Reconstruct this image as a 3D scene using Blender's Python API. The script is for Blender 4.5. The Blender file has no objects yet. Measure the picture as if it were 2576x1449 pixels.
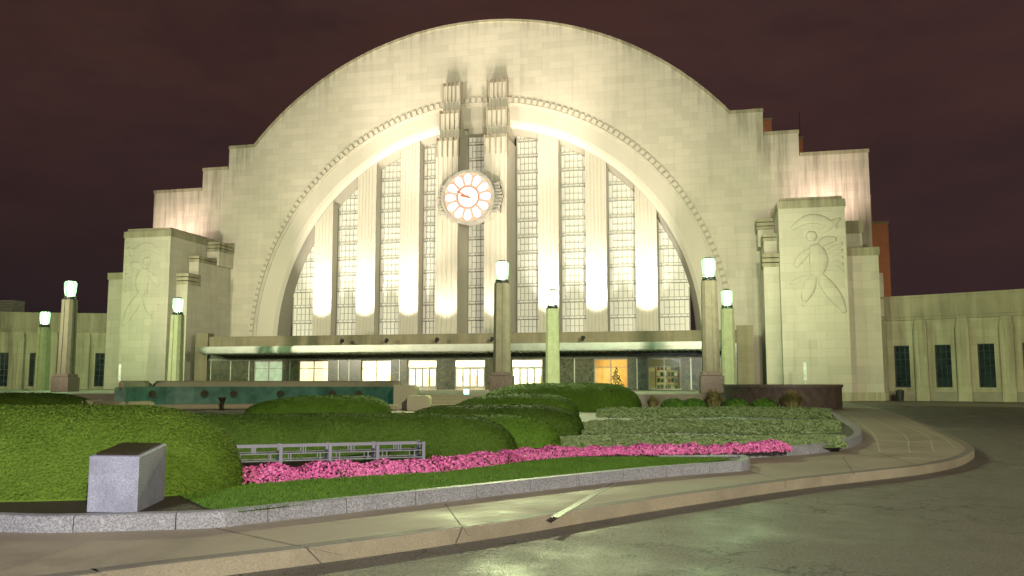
import bpy, bmesh, math, random
import numpy as np
from mathutils import Vector, Matrix
random.seed(7); rng = np.random.default_rng(7)
S = bpy.context.scene
C = S.collection
PI = math.pi
F = 2200.; W = 2576.; H = 1449.
YAW = math.radians(13.6); PITCH = math.radians(6.2)
CX, CY, CZ = 26.7, -93.2, 1.6
ct, st, cp, sp = math.cos(YAW), math.sin(YAW), math.cos(PITCH), math.sin(PITCH)

def ray(px, py):
    a = (px-W/2)/F; b = (H/2-py)/F
    d = cp-b*sp
    return a*ct-d*st, a*st+d*ct, sp+b*cp
def G(px, py, z=0.):
    x, y, v = ray(px, py); t = (z-CZ)/v
    return (CX+t*x, CY+t*y)
def PD(px, t):
    a = (px-W/2)/F
    return (CX+t*(a*ct-st), CY+t*(a*st+ct))

# ---------------------------------------------------------------- mesh builder
class MB:
    def __init__(s): s.v = []; s.f = []; s.M = None
    def add(s, vs, fs):
        o = len(s.v)
        if s.M is not None: vs = [tuple(s.M @ Vector(p)) for p in vs]
        s.v += [tuple(p) for p in vs]; s.f += [tuple(i+o for i in f) for f in fs]
        return s
    def box(s, x0, x1, y0, y1, z0, z1):
        v = [(x0,y0,z0),(x1,y0,z0),(x1,y1,z0),(x0,y1,z0),(x0,y0,z1),(x1,y0,z1),(x1,y1,z1),(x0,y1,z1)]
        return s.add(v, [(0,3,2,1),(4,5,6,7),(0,1,5,4),(1,2,6,5),(2,3,7,6),(3,0,4,7)])
    def xz(s, pts, y0, y1):
        n = len(pts)
        v = [(x,y0,z) for x,z in pts]+[(x,y1,z) for x,z in pts]
        f = [tuple(range(n)), tuple(range(2*n-1,n-1,-1))]
        f += [(i,(i+1)%n,(i+1)%n+n,i+n) for i in range(n)]
        return s.add(v, f)
    def xy(s, pts, z0, z1, sc=1., c=(0,0)):
        n = len(pts)
        v = [(x,y,z0) for x,y in pts]+[(c[0]+(x-c[0])*sc,c[1]+(y-c[1])*sc,z1) for x,y in pts]
        f = [tuple(range(n-1,-1,-1)), tuple(range(n,2*n))]
        f += [(i,(i+1)%n,(i+1)%n+n,i+n) for i in range(n)]
        return s.add(v, f)
    def sheet(s, pts, z):
        return s.add([(x,y,z) for x,y in pts], [tuple(range(len(pts)))])
    def lathe(s, prof, n=16, c=(0,0,0), cap=True, rot=0):
        v = []; f = []
        for r, z in prof:
            for k in range(n):
                a = 2*PI*k/n+rot; v.append((c[0]+r*math.cos(a), c[1]+r*math.sin(a), c[2]+z))
        m = len(prof)
        for i in range(m-1):
            for k in range(n):
                f.append((i*n+k, i*n+(k+1)%n, (i+1)*n+(k+1)%n, (i+1)*n+k))
        if cap: f.append(tuple(range(n-1,-1,-1))); f.append(tuple((m-1)*n+k for k in range(n)))
        return s.add(v, f)
    def disc(s, cx, cz, r0, r1, y0, y1, n=48, a0=0, a1=2*PI):
        """ring or disc around the Y axis"""
        full = abs(a1-a0-2*PI) < 1e-6
        m = n if full else n+1
        v = []
        for k in range(m):
            a = a0+(a1-a0)*k/n
            for r, y in ((r0,y0),(r1,y0),(r1,y1),(r0,y1)):
                v.append((cx+r*math.cos(a), y, cz+r*math.sin(a)))
        f = []
        for k in range(n):
            i = 4*k; j = 4*((k+1) % m)
            for q in range(4): f.append((i+q, i+(q+1)%4, j+(q+1)%4, j+q))
        if not full: f += [(0,1,2,3), (4*n+3,4*n+2,4*n+1,4*n)]
        return s.add(v, f)
    def arc(s, prof, cz, a0, a1, n):
        v = []; m = len(prof)
        for k in range(n+1):
            a = a0+(a1-a0)*k/n
            for r, y in prof: v.append((r*math.cos(a), y, cz+r*math.sin(a)))
        f = [(k*m+i, k*m+i+1, (k+1)*m+i+1, (k+1)*m+i) for k in range(n) for i in range(m-1)]
        return s.add(v, f)
    def tube(s, pts, rad, n=8, flat=1., cap=True):
        pts = [Vector(p) for p in pts]
        if not hasattr(rad, '__len__'): rad = [rad]*len(pts)
        v = []; f = []
        for i, p in enumerate(pts):
            t = (pts[min(i+1,len(pts)-1)]-pts[max(i-1,0)]).normalized()
            ref = Vector((0,1,0)) if abs(t.y) < .9 else Vector((1,0,0))
            b = t.cross(ref).normalized(); c = b.cross(t).normalized()
            for k in range(n):
                a = 2*PI*k/n; v.append(tuple(p+b*math.cos(a)*rad[i]+c*math.sin(a)*rad[i]*flat))
        for i in range(len(pts)-1):
            for k in range(n): f.append((i*n+k, i*n+(k+1)%n, (i+1)*n+(k+1)%n, (i+1)*n+k))
        if cap: f.append(tuple(range(n))); f.append(tuple((len(pts)-1)*n+k for k in range(n)))
        return s.add(v, f)
    def build(s, name, mat, parent=None, smooth=False, recalc=True, bevel=0):
        me = bpy.data.meshes.new(name); me.from_pydata(s.v, [], s.f)
        if recalc:
            bm = bmesh.new(); bm.from_mesh(me); bmesh.ops.recalc_face_normals(bm, faces=bm.faces); bm.to_mesh(me); bm.free()
        me.materials.append(mat)
        if smooth: me.polygons.foreach_set('use_smooth', [True]*len(me.polygons))
        o = bpy.data.objects.new(name, me); C.objects.link(o)
        if parent: o.parent = parent
        if bevel:
            m = o.modifiers.new('bevel', 'BEVEL'); m.width = bevel; m.segments = 2; m.limit_method = 'ANGLE'
        return o
def B(*a): return MB().box(*a)
def recentre(o):
    me = o.data; n = len(me.vertices); co = np.empty(n*3); me.vertices.foreach_get('co', co); co = co.reshape(-1,3)
    c = np.array([(co[:,0].min()+co[:,0].max())/2, (co[:,1].min()+co[:,1].max())/2, co[:,2].min()])
    me.vertices.foreach_set('co', (co-c).ravel()); me.update(); o.location = Vector(c)
def tag(o, label, cat, group=None, kind=None):
    o['label'] = label; o['category'] = cat
    if group: o['group'] = group
    if kind: o['kind'] = kind
    if o.type == 'MESH' and kind != 'structure': recentre(o)
    return o
def thing(name, label, cat, loc=(0,0,0), group=None, rz=0):
    o = bpy.data.objects.new(name, None); C.objects.link(o); o.location = loc; o.rotation_euler = (0,0,rz)
    o['label'] = label; o['category'] = cat
    if group: o['group'] = group
    return o
def struct(o): o['kind'] = 'structure'; return o
def dup(root, loc, label, rz=0):
    r = root.copy(); C.objects.link(r); r.location = loc; r.rotation_euler = (0,0,rz); r['label'] = label
    for ch in list(root.children):
        c = ch.copy(); C.objects.link(c); c.parent = r
        for g in list(ch.children):
            d = g.copy(); C.objects.link(d); d.parent = c
    return r

# ---------------------------------------------------------------- materials
def nmat(name):
    m = bpy.data.materials.new(name); m.use_nodes = True
    nt = m.node_tree; b = nt.nodes['Principled BSDF']
    return m, nt, b
def nd(nt, t, ins=None, **kw):
    n = nt.nodes.new(t)
    for k, v in kw.items(): setattr(n, k, v)
    for k, v in (ins or {}).items():
        if isinstance(v, bpy.types.NodeSocket): nt.links.new(v, n.inputs[k])
        else: n.inputs[k].default_value = v
    return n
def math_(nt, op, a, b=0., c=None):
    ins = {0:a, 1:b}
    if c is not None: ins[2] = c
    return nd(nt, 'ShaderNodeMath', ins, operation=op).outputs[0]
def mix(nt, fac, a, b, mode='MIX'):
    n = nt.nodes.new('ShaderNodeMix'); n.data_type = 'RGBA'; n.blend_type = mode
    for k, v in ((0,fac),(6,a),(7,b)):
        if isinstance(v, bpy.types.NodeSocket): nt.links.new(v, n.inputs[k])
        else: n.inputs[k].default_value = v
    return n.outputs[2]
def c4(c, k=1.): return (min(c[0]*k,1), min(c[1]*k,1), min(c[2]*k,1), 1)
def ramp(nt, fac, p0, p1):
    n = nd(nt, 'ShaderNodeMapRange', {0:fac, 1:p0, 2:p1}); n.clamp = True
    return n.outputs[0]
def noise_(nt, vec, scale, detail=4, rough=.6):
    return nd(nt, 'ShaderNodeTexNoise', {'Vector':vec, 'Scale':scale, 'Detail':detail, 'Roughness':rough}).outputs[0]
def mat(name, col, rough=.7, metal=0., ns=2., var=.25, bump=0., bs=None, emit=None, es=0., spec=.4):
    m, nt, b = nmat(name)
    pos = nd(nt, 'ShaderNodeNewGeometry').outputs['Position']
    n1 = ramp(nt, noise_(nt, pos, ns), .3, .7)
    nt.links.new(mix(nt, n1, c4(col,1-var), c4(col,1+var)), b.inputs['Base Color'])
    b.inputs['Roughness'].default_value = rough; b.inputs['Metallic'].default_value = metal
    b.inputs['Specular IOR Level'].default_value = spec
    if bump:
        bn = nd(nt, 'ShaderNodeBump', {'Height':noise_(nt, pos, bs or ns*6), 'Strength':bump, 'Distance':.03})
        nt.links.new(bn.outputs[0], b.inputs['Normal'])
    if emit:
        b.inputs['Emission Color'].default_value = c4(emit); b.inputs['Emission Strength'].default_value = es
    return m
def stone(name, col, stain=.35, bricks=True, bw=1.7, rh=.78, dark=(.10,.095,.06), thr=(.5,.75), mortar=.78, arch=False):
    m, nt, b = nmat(name)
    g = nd(nt, 'ShaderNodeNewGeometry')
    p = nd(nt, 'ShaderNodeSeparateXYZ', {0:g.outputs['Position']}).outputs
    n = nd(nt, 'ShaderNodeSeparateXYZ', {0:g.outputs['True Normal']}).outputs
    side = math_(nt, 'GREATER_THAN', math_(nt, 'ABSOLUTE', n[0]), .75)
    u = math_(nt, 'ADD', math_(nt, 'MULTIPLY', p[0], math_(nt, 'SUBTRACT', 1., side)), math_(nt, 'MULTIPLY', p[1], side))
    vec = nd(nt, 'ShaderNodeCombineXYZ', {0:u, 1:p[2]}).outputs[0]
    if bricks:
        br = nd(nt, 'ShaderNodeTexBrick', {'Vector':vec, 'Color1':c4(col,.88), 'Color2':c4(col,1.08), 'Mortar':c4(col,mortar),
              'Scale':1., 'Mortar Size':.015, 'Mortar Smooth':.3, 'Bias':.25, 'Brick Width':bw, 'Row Height':rh}).outputs[0]
    else: br = mix(nt, 0., c4(col), c4(col))
    sv = nd(nt, 'ShaderNodeCombineXYZ', {0:math_(nt,'MULTIPLY',u,1.6), 1:math_(nt,'MULTIPLY',p[2],.09), 2:math_(nt,'MULTIPLY',p[1],.2)}).outputs[0]
    sn = noise_(nt, sv, 1., 5, .65)
    streak = ramp(nt, sn, *thr)
    big = ramp(nt, noise_(nt, g.outputs['Position'], .16, 4), .35, .7)
    f1 = math_(nt, 'MULTIPLY', math_(nt, 'MULTIPLY', streak, math_(nt,'ADD',big,.25)), stain)
    if arch:
        dz = math_(nt, 'SUBTRACT', p[2], 6.1)
        r = math_(nt, 'SQRT', math_(nt, 'ADD', math_(nt,'MULTIPLY',p[0],p[0]), math_(nt,'MULTIPLY',dz,dz)))
        edge = ramp(nt, r, 34.6, 36.9)
        e2 = math_(nt, 'MULTIPLY', math_(nt,'MULTIPLY',edge,edge), ramp(nt, sn, .44, .66))
        f1 = math_(nt, 'ADD', f1, math_(nt,'MULTIPLY',e2,.6))
    c = mix(nt, math_(nt,'MINIMUM',f1,1.), br, c4(dark))
    c = mix(nt, math_(nt,'MULTIPLY',big,.18), c, c4(col,.72))
    fine = noise_(nt, g.outputs['Position'], 9., 3)
    c = mix(nt, .2, c, mix(nt, fine, c4(col,.6), c4(col,1.3)))
    nt.links.new(c, b.inputs['Base Color'])
    b.inputs['Roughness'].default_value = .85; b.inputs['Specular IOR Level'].default_value = .2
    bn = nd(nt, 'ShaderNodeBump', {'Height':fine, 'Strength':.25, 'Distance':.02})
    nt.links.new(bn.outputs[0], b.inputs['Normal'])
    return m
def leafmat(name, c0, c1, rough=.75, c2=None):
    m, nt, b = nmat(name)
    g = nd(nt, 'ShaderNodeNewGeometry')
    f = g.outputs['Random Per Island']
    c = mix(nt, f, c4(c0), c4(c1))
    big = ramp(nt, noise_(nt, g.outputs['Position'], 1.1, 3), .3, .7)
    c = mix(nt, math_(nt,'MULTIPLY',big,.4), c, c4(c2 or tuple(k*.6 for k in c0)))
    nt.links.new(c, b.inputs['Base Color']); b.inputs['Roughness'].default_value = rough
    b.inputs['Specular IOR Level'].default_value = .06
    return m
def glow(name, col, s, base=.6):
    m, nt, b = nmat(name)
    b.inputs['Base Color'].default_value = c4(col,base); b.inputs['Emission Color'].default_value = c4(col); b.inputs['Emission Strength'].default_value = s
    return m
def pane(name, tint, clear=.75, rough=.08):
    m, nt, b = nmat(name)
    tr = nd(nt, 'ShaderNodeBsdfTransparent', {0:c4(tint)}); gl = nd(nt, 'ShaderNodeBsdfGlossy', {0:(.8,.9,.85,1), 'Roughness':rough})
    mx = nd(nt, 'ShaderNodeMixShader', {0:1-clear, 1:tr.outputs[0], 2:gl.outputs[0]})
    nt.links.new(mx.outputs[0], nt.nodes['Material Output'].inputs[0])
    return m
def lampglass():
    m, nt, b = nmat('green tinted lamp glass')
    tr = nd(nt, 'ShaderNodeBsdfTransparent', {0:(.85,1.,.85,1)}); em = nd(nt, 'ShaderNodeEmission', {0:(.46,1.,.48,1), 1:2.6})
    mx = nd(nt, 'ShaderNodeMixShader', {0:.5, 1:tr.outputs[0], 2:em.outputs[0]})
    nt.links.new(mx.outputs[0], nt.nodes['Material Output'].inputs[0])
    return m

STONE = (.46,.425,.345)
m_facade = stone('limestone ashlar front', STONE, .30, arch=True)
m_stone = stone('limestone ashlar', STONE, .42)
m_smooth = stone('limestone carved', (.47,.435,.36), .15, bricks=False)
m_reveal = stone('soffit limestone darkened against uplight', (.27,.25,.20), .15, bricks=False)  # same limestone, colour darkened to hold down the uplight on the slope
m_stain = stone('stained limestone', (.36,.33,.23), .95, bricks=False, thr=(.36,.58))
m_dent = stone('moulding bed with painted shade', (.33,.30,.23), .2, bricks=False)  # shade between the dentils put into the stone colour
m_pierstain = stone('dark stained pier stone', (.39,.345,.26), 1., bricks=False, thr=(.40,.60), dark=(.10,.08,.05))
m_stain2 = stone('weathered limestone', (.40,.38,.26), .9, True, 1.5, .7, thr=(.40,.64))
m_brown = stone('brown stained parapet stone', (.20,.17,.11), .8, True, 2.2, .5, thr=(.4,.62))
m_brick = stone('red brick', (.34,.14,.075), .3, True, .6, .22, dark=(.08,.03,.02))
m_frost = mat('frosted window glass', (.36,.35,.29), .5, ns=.35, var=.14, emit=(.95,.87,.62), es=.36)  # emission stands in for even floodlight on the panes
m_steel = mat('grey steel glazing bar', (.22,.22,.185), .6, .0, var=.2)
m_alu = mat('dull aluminium', (.34,.35,.30), .5, .8, ns=.8, var=.12)
m_dkmetal = mat('dark metal', (.05,.055,.05), .45, .6)
m_soffit = mat('canopy soffit', (.17,.19,.14), .6)
def marble():
    m, nt, b = nmat('veined green marble')
    pos = nd(nt, 'ShaderNodeNewGeometry').outputs['Position']
    w = nd(nt, 'ShaderNodeTexNoise', {'Vector':pos, 'Scale':1.4, 'Detail':8., 'Roughness':.7, 'Distortion':2.2}).outputs[0]
    c = mix(nt, ramp(nt, w, .38, .68), (.022,.036,.024,1), (.11,.10,.05,1))
    c = mix(nt, ramp(nt, noise_(nt, pos, 5., 6, .7), .62, .74), c, (.19,.20,.11,1))
    nt.links.new(c, b.inputs['Base Color']); b.inputs['Roughness'].default_value = .25
    return m
m_marble = marble()
m_lampstone = mat('olive lamp shaft with shade in colour', (.155,.155,.095), .85, ns=2.5, var=.14, bump=.2, bs=40)  # near shafts: shade on the side away from the facade put into colour
m_lampstone2 = mat('pale lamp shaft with green light in colour', (.29,.33,.18), .85, ns=2.5, var=.12, bump=.2, bs=40)  # far shafts: green lamplight put into a paler copy of the colour
m_lampbase = mat('brown granite', (.12,.095,.07), .6, ns=8, var=.3)
m_lampbulb = glow('mercury vapour lamp', (.92,1.,.92), 7.)
m_lampglass = lampglass()
m_bronze = mat('dark bronze', (.055,.04,.025), .45, .7, ns=6, var=.4)
m_medal = mat('brown bronze medallion', (.10,.075,.04), .6, .2, ns=6, var=.4)
def granite(name, col, k=55., lo=.62, hi=1.22, patch=.4):
    m, nt, b = nmat(name)
    pos = nd(nt, 'ShaderNodeNewGeometry').outputs['Position']
    sp_ = ramp(nt, noise_(nt, pos, k, 2, .8), .36, .64)
    c = mix(nt, sp_, c4(col,lo), c4(col,hi))
    c = mix(nt, math_(nt,'MULTIPLY',ramp(nt, noise_(nt,pos,3.5,5),.4,.66),patch), c, c4(col,.55))
    nt.links.new(c, b.inputs['Base Color']); b.inputs['Roughness'].default_value = .6
    bn = nd(nt, 'ShaderNodeBump', {'Height':sp_, 'Strength':.2, 'Distance':.004}); nt.links.new(bn.outputs[0], b.inputs['Normal'])
    return m
m_granite = granite('grey speckled granite kerb', (.225,.225,.25), 50., .45, 1.35)
m_plinth = granite('blue grey granite', (.27,.28,.36), 75., .66, 1.25, .6)
def asphalt():
    m, nt, b = nmat('wet cracked asphalt')
    pos = nd(nt, 'ShaderNodeNewGeometry').outputs['Position']
    fine = noise_(nt, pos, 30., 3, .9)
    c = mix(nt, ramp(nt,fine,.35,.68), (.040,.037,.029,1), (.23,.21,.155,1))
    wp = nd(nt, 'ShaderNodeVectorMath', {0:pos, 1:nd(nt,'ShaderNodeTexNoise',{'Vector':pos,'Scale':2.2,'Detail':4.}).outputs['Color']}, operation='ADD').outputs[0]
    vo = nd(nt, 'ShaderNodeTexVoronoi', {'Vector':wp, 'Scale':1.25}, feature='DISTANCE_TO_EDGE').outputs[0]
    crack = math_(nt, 'MULTIPLY', math_(nt,'LESS_THAN',vo,.018), ramp(nt, noise_(nt,pos,.33,2),.43,.51))
    c = mix(nt, math_(nt,'MULTIPLY',crack,.85), c, (.012,.011,.010,1))
    big = noise_(nt, pos, .8, 6, .68)
    c = mix(nt, math_(nt,'MULTIPLY',ramp(nt,big,.38,.66),.55), c, (.045,.042,.033,1))
    nt.links.new(c, b.inputs['Base Color'])
    nt.links.new(nd(nt,'ShaderNodeMapRange',{0:big,1:.36,2:.66,3:.75,4:.34}).outputs[0], b.inputs['Roughness'])
    bn = nd(nt, 'ShaderNodeBump', {'Height':math_(nt,'SUBTRACT',fine,crack), 'Strength':1., 'Distance':.045}); nt.links.new(bn.outputs[0], b.inputs['Normal'])
    return m
m_asphalt = asphalt()
def concrete(name, col):
    m, nt, b = nmat(name)
    pos = nd(nt, 'ShaderNodeNewGeometry').outputs['Position']
    fine = noise_(nt, pos, 60., 2, .7); big = noise_(nt, pos, .9, 6, .68)
    c = mix(nt, ramp(nt,fine,.25,.75), c4(col,.72), c4(col,1.22))
    c = mix(nt, math_(nt,'MULTIPLY',ramp(nt,big,.42,.66),.55), c, c4(col,.5))
    nt.links.new(c, b.inputs['Base Color'])
    nt.links.new(nd(nt,'ShaderNodeMapRange',{0:big,1:.35,2:.7,3:.8,4:.48}).outputs[0], b.inputs['Roughness'])
    bn = nd(nt, 'ShaderNodeBump', {'Height':fine, 'Strength':.5, 'Distance':.01}); nt.links.new(bn.outputs[0], b.inputs['Normal'])
    return m
m_conc = concrete('damp pavement concrete', (.25,.215,.155))
m_kerb = concrete('kerb concrete', (.135,.122,.10))
m_terrace = concrete('terrace paving', (.28,.26,.19))
m_ground = concrete('dark ground', (.06,.055,.045))
m_soil = mat('wet mulch soil', (.035,.024,.017), .6, ns=14, var=.5, bump=1., bs=60)
m_hedge = leafmat('clipped yew leaf', (.068,.125,.015), (.115,.178,.024))
m_hedge1 = leafmat('hedge leaf with painted shade', (.042,.085,.012), (.08,.132,.020))  # darker copy of the hedge leaf, shade put into its colour
m_hedge2 = leafmat('clipped boxwood leaf', (.065,.140,.015), (.110,.200,.026))
m_cover = leafmat('silvery juniper', (.20,.28,.11), (.30,.38,.18), c2=(.15,.21,.08))
m_grass = leafmat('lawn grass', (.06,.135,.015), (.11,.21,.03))
m_lawn = mat('lawn turf', (.05,.10,.014), .9, ns=20, var=.4)
m_pink = leafmat('pink begonia petal', (.52,.08,.27), (.74,.24,.47), c2=(.40,.05,.19))
m_fleaf = leafmat('begonia leaf', (.05,.03,.02), (.10,.07,.03))
m_straw = leafmat('ornamental grass blade', (.22,.20,.07), (.38,.34,.14))
m_shrub = leafmat('bright shrub leaf', (.06,.15,.02), (.13,.27,.04))
m_rail = mat('grey painted railing', (.17,.165,.21), .5, .1, var=.15)
m_teal = mat('weathered green fountain wall', (.060,.130,.090), .5, ns=1.2, var=.55, bump=.2, emit=(.05,.26,.15), es=.05)  # faint emission stands in for the green light on the wall
m_water = mat('fountain water', (.05,.20,.15), .1, ns=2, emit=(.15,.9,.6), es=.15)  # emission stands in for lights under the water
m_fstone = stone('fountain limestone', (.36,.33,.21), .45, bricks=False)
m_white = mat('white interior plaster', (.8,.77,.68), .8, var=.05)
m_cream = mat('cream interior plaster', (.72,.55,.30), .8, var=.1)
m_shelf = mat('red shop shelving', (.25,.06,.04), .6, ns=6, var=.6)
m_lwhite = glow('interior ceiling light', (1.,.95,.82), 34.)
m_lwarm = glow('warm ceiling light', (1.,.68,.28), 10.)
m_ldim = glow('dim ceiling light', (.75,1.,.72), 1.2)
m_blind = mat('lit roller blind', (.75,.65,.42), .8, emit=(1.,.80,.48), es=1.05)
m_blindg = mat('green tinted blind', (.30,.36,.28), .6, emit=(.45,.75,.50), es=.16)
m_pane = pane('clear shop glass', (.9,.95,.9), .90)
m_darkglass = mat('dark window glass', (.015,.03,.03), .08, ns=.8, var=.5, spec=.8)
m_bin = mat('black bin plastic', (.02,.02,.02), .5)
m_signwhite = mat('white painted post', (.75,.75,.72), .5)
m_cyan = glow('cyan lit sign', (.35,1.,.85), 4.)
m_dial = mat('clock dial backing', (.32,.24,.18), .5, emit=(1.,.66,.46), es=.50)
m_petal = glow('lit clock panel', (1.,.95,.87), 1.5, .2)
m_neon = glow('red neon tube', (.85,.28,.13), .6, .15)
m_clockcase = mat('aluminium clock casing', (.34,.32,.28), .5, .2)
m_drain = mat('wet pale drain edge', (.28,.27,.21), .5, 0., ns=9, var=.3)
m_joint = mat('dark paving joint', (.07,.062,.048), .8)
m_joint2 = mat('pale paving groove', (.38,.34,.25), .7)
m_roof = mat('flat roof felt', (.06,.055,.05), .9)
m_treegreen = leafmat('fir needles', (.02,.07,.02), (.05,.14,.04))
m_lite = glow('small warm bulb', (1.,.55,.15), 8.)

# ---------------------------------------------------------------- curves
def catmull(pts, step):
    P = [np.array(p, float) for p in pts]; P = [2*P[0]-P[1]]+P+[2*P[-1]-P[-2]]
    out = []
    for i in range(1, len(P)-2):
        n = max(2, int(np.linalg.norm(P[i+1]-P[i])/step*2))
        for k in range(n):
            t = k/n
            out.append(.5*((2*P[i])+(P[i+1]-P[i-1])*t+(2*P[i-1]-5*P[i]+4*P[i+1]-P[i+2])*t*t+(3*P[i]-P[i-1]-3*P[i+1]+P[i+2])*t**3))
    out.append(P[-2]); out = np.array(out)
    d = np.r_[0, np.cumsum(np.linalg.norm(np.diff(out, axis=0), axis=1))]
    s = np.linspace(0, d[-1], max(2, int(d[-1]/step)+1))
    return np.c_[np.interp(s, d, out[:,0]), np.interp(s, d, out[:,1])]
def normals(p):
    t = np.gradient(p, axis=0); t /= np.linalg.norm(t, axis=1)[:,None]+1e-9
    return np.c_[-t[:,1], t[:,0]]
def stones(path, w, z0, z1, stone_len=1.1, gap=.012, sub=3):
    """a row of kerb stones along a path; the body lies to the LEFT of the path"""
    p = catmull(path, stone_len/sub); n = normals(p); mb = MB()
    k = 0
    while k < len(p)-1:
        e = min(k+sub, len(p)-1)
        idx = list(range(k, e+1)); vs = []
        for q, i in enumerate(idx):
            c = p[i].copy()
            if q == 0: c = c+(p[idx[1]]-c)/np.linalg.norm(p[idx[1]]-c)*gap/2
            if q == len(idx)-1: c = c-(c-p[idx[-2]])/np.linalg.norm(c-p[idx[-2]])*gap/2
            a = c; b_ = c+n[i]*w
            vs += [(a[0],a[1],z0),(a[0]+n[i][0]*.01,a[1]+n[i][1]*.01,z1-.012),(a[0]+n[i][0]*.025,a[1]+n[i][1]*.025,z1),(b_[0],b_[1],z1),(b_[0],b_[1],z0)]
        fs = []
        for q in range(len(idx)-1):
            for r in range(5): fs.append((q*5+r, q*5+(r+1)%5, (q+1)*5+(r+1)%5, (q+1)*5+r))
        fs += [(0,1,2,3,4), tuple(5*(len(idx)-1)+r for r in range(5))]
        mb.add(vs, fs); k = e
    return mb, p, n
def ribbon(path, w, z, step=.3):
    p = catmull(path, step) if len(path) > 2 else np.array(path, float); n = normals(p); mb = MB()
    v = []
    for i in range(len(p)):
        a = p[i]-n[i]*w/2; b_ = p[i]+n[i]*w/2; v += [(a[0],a[1],z),(b_[0],b_[1],z)]
    mb.add(v, [(2*i,2*i+1,2*i+3,2*i+2) for i in range(len(p)-1)])
    return mb

# ---------------------------------------------------------------- leaf clouds
def leafquads(P, N, size, aspect=.6, wild=.9):
    n = len(P); N = N+rng.normal(0, wild, (n,3)); N /= np.linalg.norm(N, axis=1)[:,None]+1e-9
    t = np.cross(N, rng.normal(0,1,(n,3))); t /= np.linalg.norm(t, axis=1)[:,None]+1e-9
    b_ = np.cross(N, t); s = (size*rng.uniform(.6,1.4,n))[:,None]
    v = np.stack([P-t*s, P-b_*s*aspect, P+t*s, P+b_*s*aspect], 1).reshape(-1,3)
    f = np.arange(4*n).reshape(-1,4)
    return v, f
def cloud(name, parts, mat_):
    V = []; Fc = []; o = 0
    for v, f in parts:
        V.append(np.asarray(v)); Fc += (np.asarray(f)+o).tolist(); o += len(v)
    me = bpy.data.meshes.new(name); me.from_pydata(np.concatenate(V).tolist(), [], Fc); me.materials.append(mat_)
    ob = bpy.data.objects.new(name, me); C.objects.link(ob); return ob
def lumps(x, y, k=1.):
    return (np.sin(x*2.1*k+1)*np.sin(y*1.7*k+2)+.6*np.sin(x*4.3*k+y*2.7*k)+.4*np.sin(y*6.1*k-x*3.3*k))/2
class Hedge:
    def __init__(s, path, hw, h, z0, rl=None, rr=None):
        s.p = catmull(path, .15) if len(path) > 2 else np.linspace(path[0], path[1], 60)
        s.n = normals(s.p); d = np.r_[0, np.cumsum(np.linalg.norm(np.diff(s.p, axis=0), axis=1))]
        s.d = d; s.L = d[-1]; s.hw = hw; s.h = h; s.z0 = z0
        s.rl = min(rl or hw*1.1, s.L*.55); s.rr = min(rr or hw*1.1, s.L*.55)
    def at(s, u, ph, k=1.):
        u = np.clip(u, 0, s.L)
        cx = np.interp(u, s.d, s.p[:,0]); cy = np.interp(u, s.d, s.p[:,1]); nx = np.interp(u, s.d, s.n[:,0]); ny = np.interp(u, s.d, s.n[:,1])
        e = np.minimum(u/s.rl, (s.L-u)/s.rr)
        e = np.sqrt(np.clip(1-(1-np.clip(e,0,1))**2, 0, 1))
        c = np.cos(ph); si = np.sin(ph)
        lump = 1+.020*lumps(cx+c*2, cy+si*3)
        off = s.hw*np.power(e,.8)*np.sign(c)*np.abs(c)**.8*lump*k
        z = s.z0+s.h*np.power(e,.75)*np.abs(si)**.8*lump*k
        return np.stack([cx+nx*off, cy+ny*off, z], -1)
    def mesh(s, name, nleaf, size, m):
        nu, nph = 70, 22
        U, PH = np.meshgrid(np.linspace(0,s.L,nu), np.linspace(0,PI,nph), indexing='ij')
        v = s.at(U, PH, .985).reshape(-1,3)
        f = np.array([(i*nph+j, i*nph+j+1, (i+1)*nph+j+1, (i+1)*nph+j) for i in range(nu-1) for j in range(nph-1)])
        u = rng.uniform(0, s.L, nleaf); q = rng.uniform(0, 1, nleaf) < .10
        u[q] = np.where(rng.uniform(0,1,q.sum()) < .5, rng.beta(1,2,q.sum())*s.rl, s.L-rng.beta(1,2,q.sum())*s.rr)
        u = np.clip(u, .004, s.L-.004)
        ph = rng.uniform(.02, PI-.02, nleaf)
        P = s.at(u, ph, 1.); du = s.at(u+.02, ph)-s.at(u-.02, ph); dp = s.at(u, ph+.02)-s.at(u, ph-.02)
        N = np.cross(dp, du); N /= np.linalg.norm(N, axis=1)[:,None]+1e-9
        P = P+N*rng.normal(0, size*.35, nleaf)[:,None]
        return cloud(name, [(v,f), leafquads(P, N, np.full(nleaf,size), .6, .27)], m)

# ================================================================= CAMERA / WORLD
cam = bpy.data.cameras.new('camera'); co = bpy.data.objects.new('camera', cam); C.objects.link(co)
co.location = (CX,CY,CZ); co.rotation_euler = (PI/2+PITCH, 0, YAW)
cam.sensor_width = 36; cam.lens = F/W*36; cam.clip_end = 2000; cam.clip_start = .1
S.camera = co
S.view_settings.view_transform = 'Standard'; S.view_settings.look = 'None'
w = bpy.data.worlds.new('World'); S.world = w; w.use_nodes = True
nt = w.node_tree; bg = nt.nodes['Background']
tc = nd(nt, 'ShaderNodeTexCoord').outputs['Generated']
sx = nd(nt, 'ShaderNodeSeparateXYZ', {0:tc}).outputs
mp = nd(nt, 'ShaderNodeMapping', {'Vector':tc, 'Scale':(1.5,1.5,4.)}).outputs[0]
cl = ramp(nt, noise_(nt, mp, 2.3, 6, .58), .36, .64)
mp2 = nd(nt, 'ShaderNodeMapping', {'Vector':tc, 'Scale':(1.2,1.2,3.), 'Location':(3.1,1.7,.4)}).outputs[0]
cl2 = ramp(nt, noise_(nt, mp2, 3.1, 6, .6), .42, .70)
hgt = ramp(nt, sx[2], .03, .40)
lr = ramp(nt, sx[0], -.72, .25)
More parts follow.
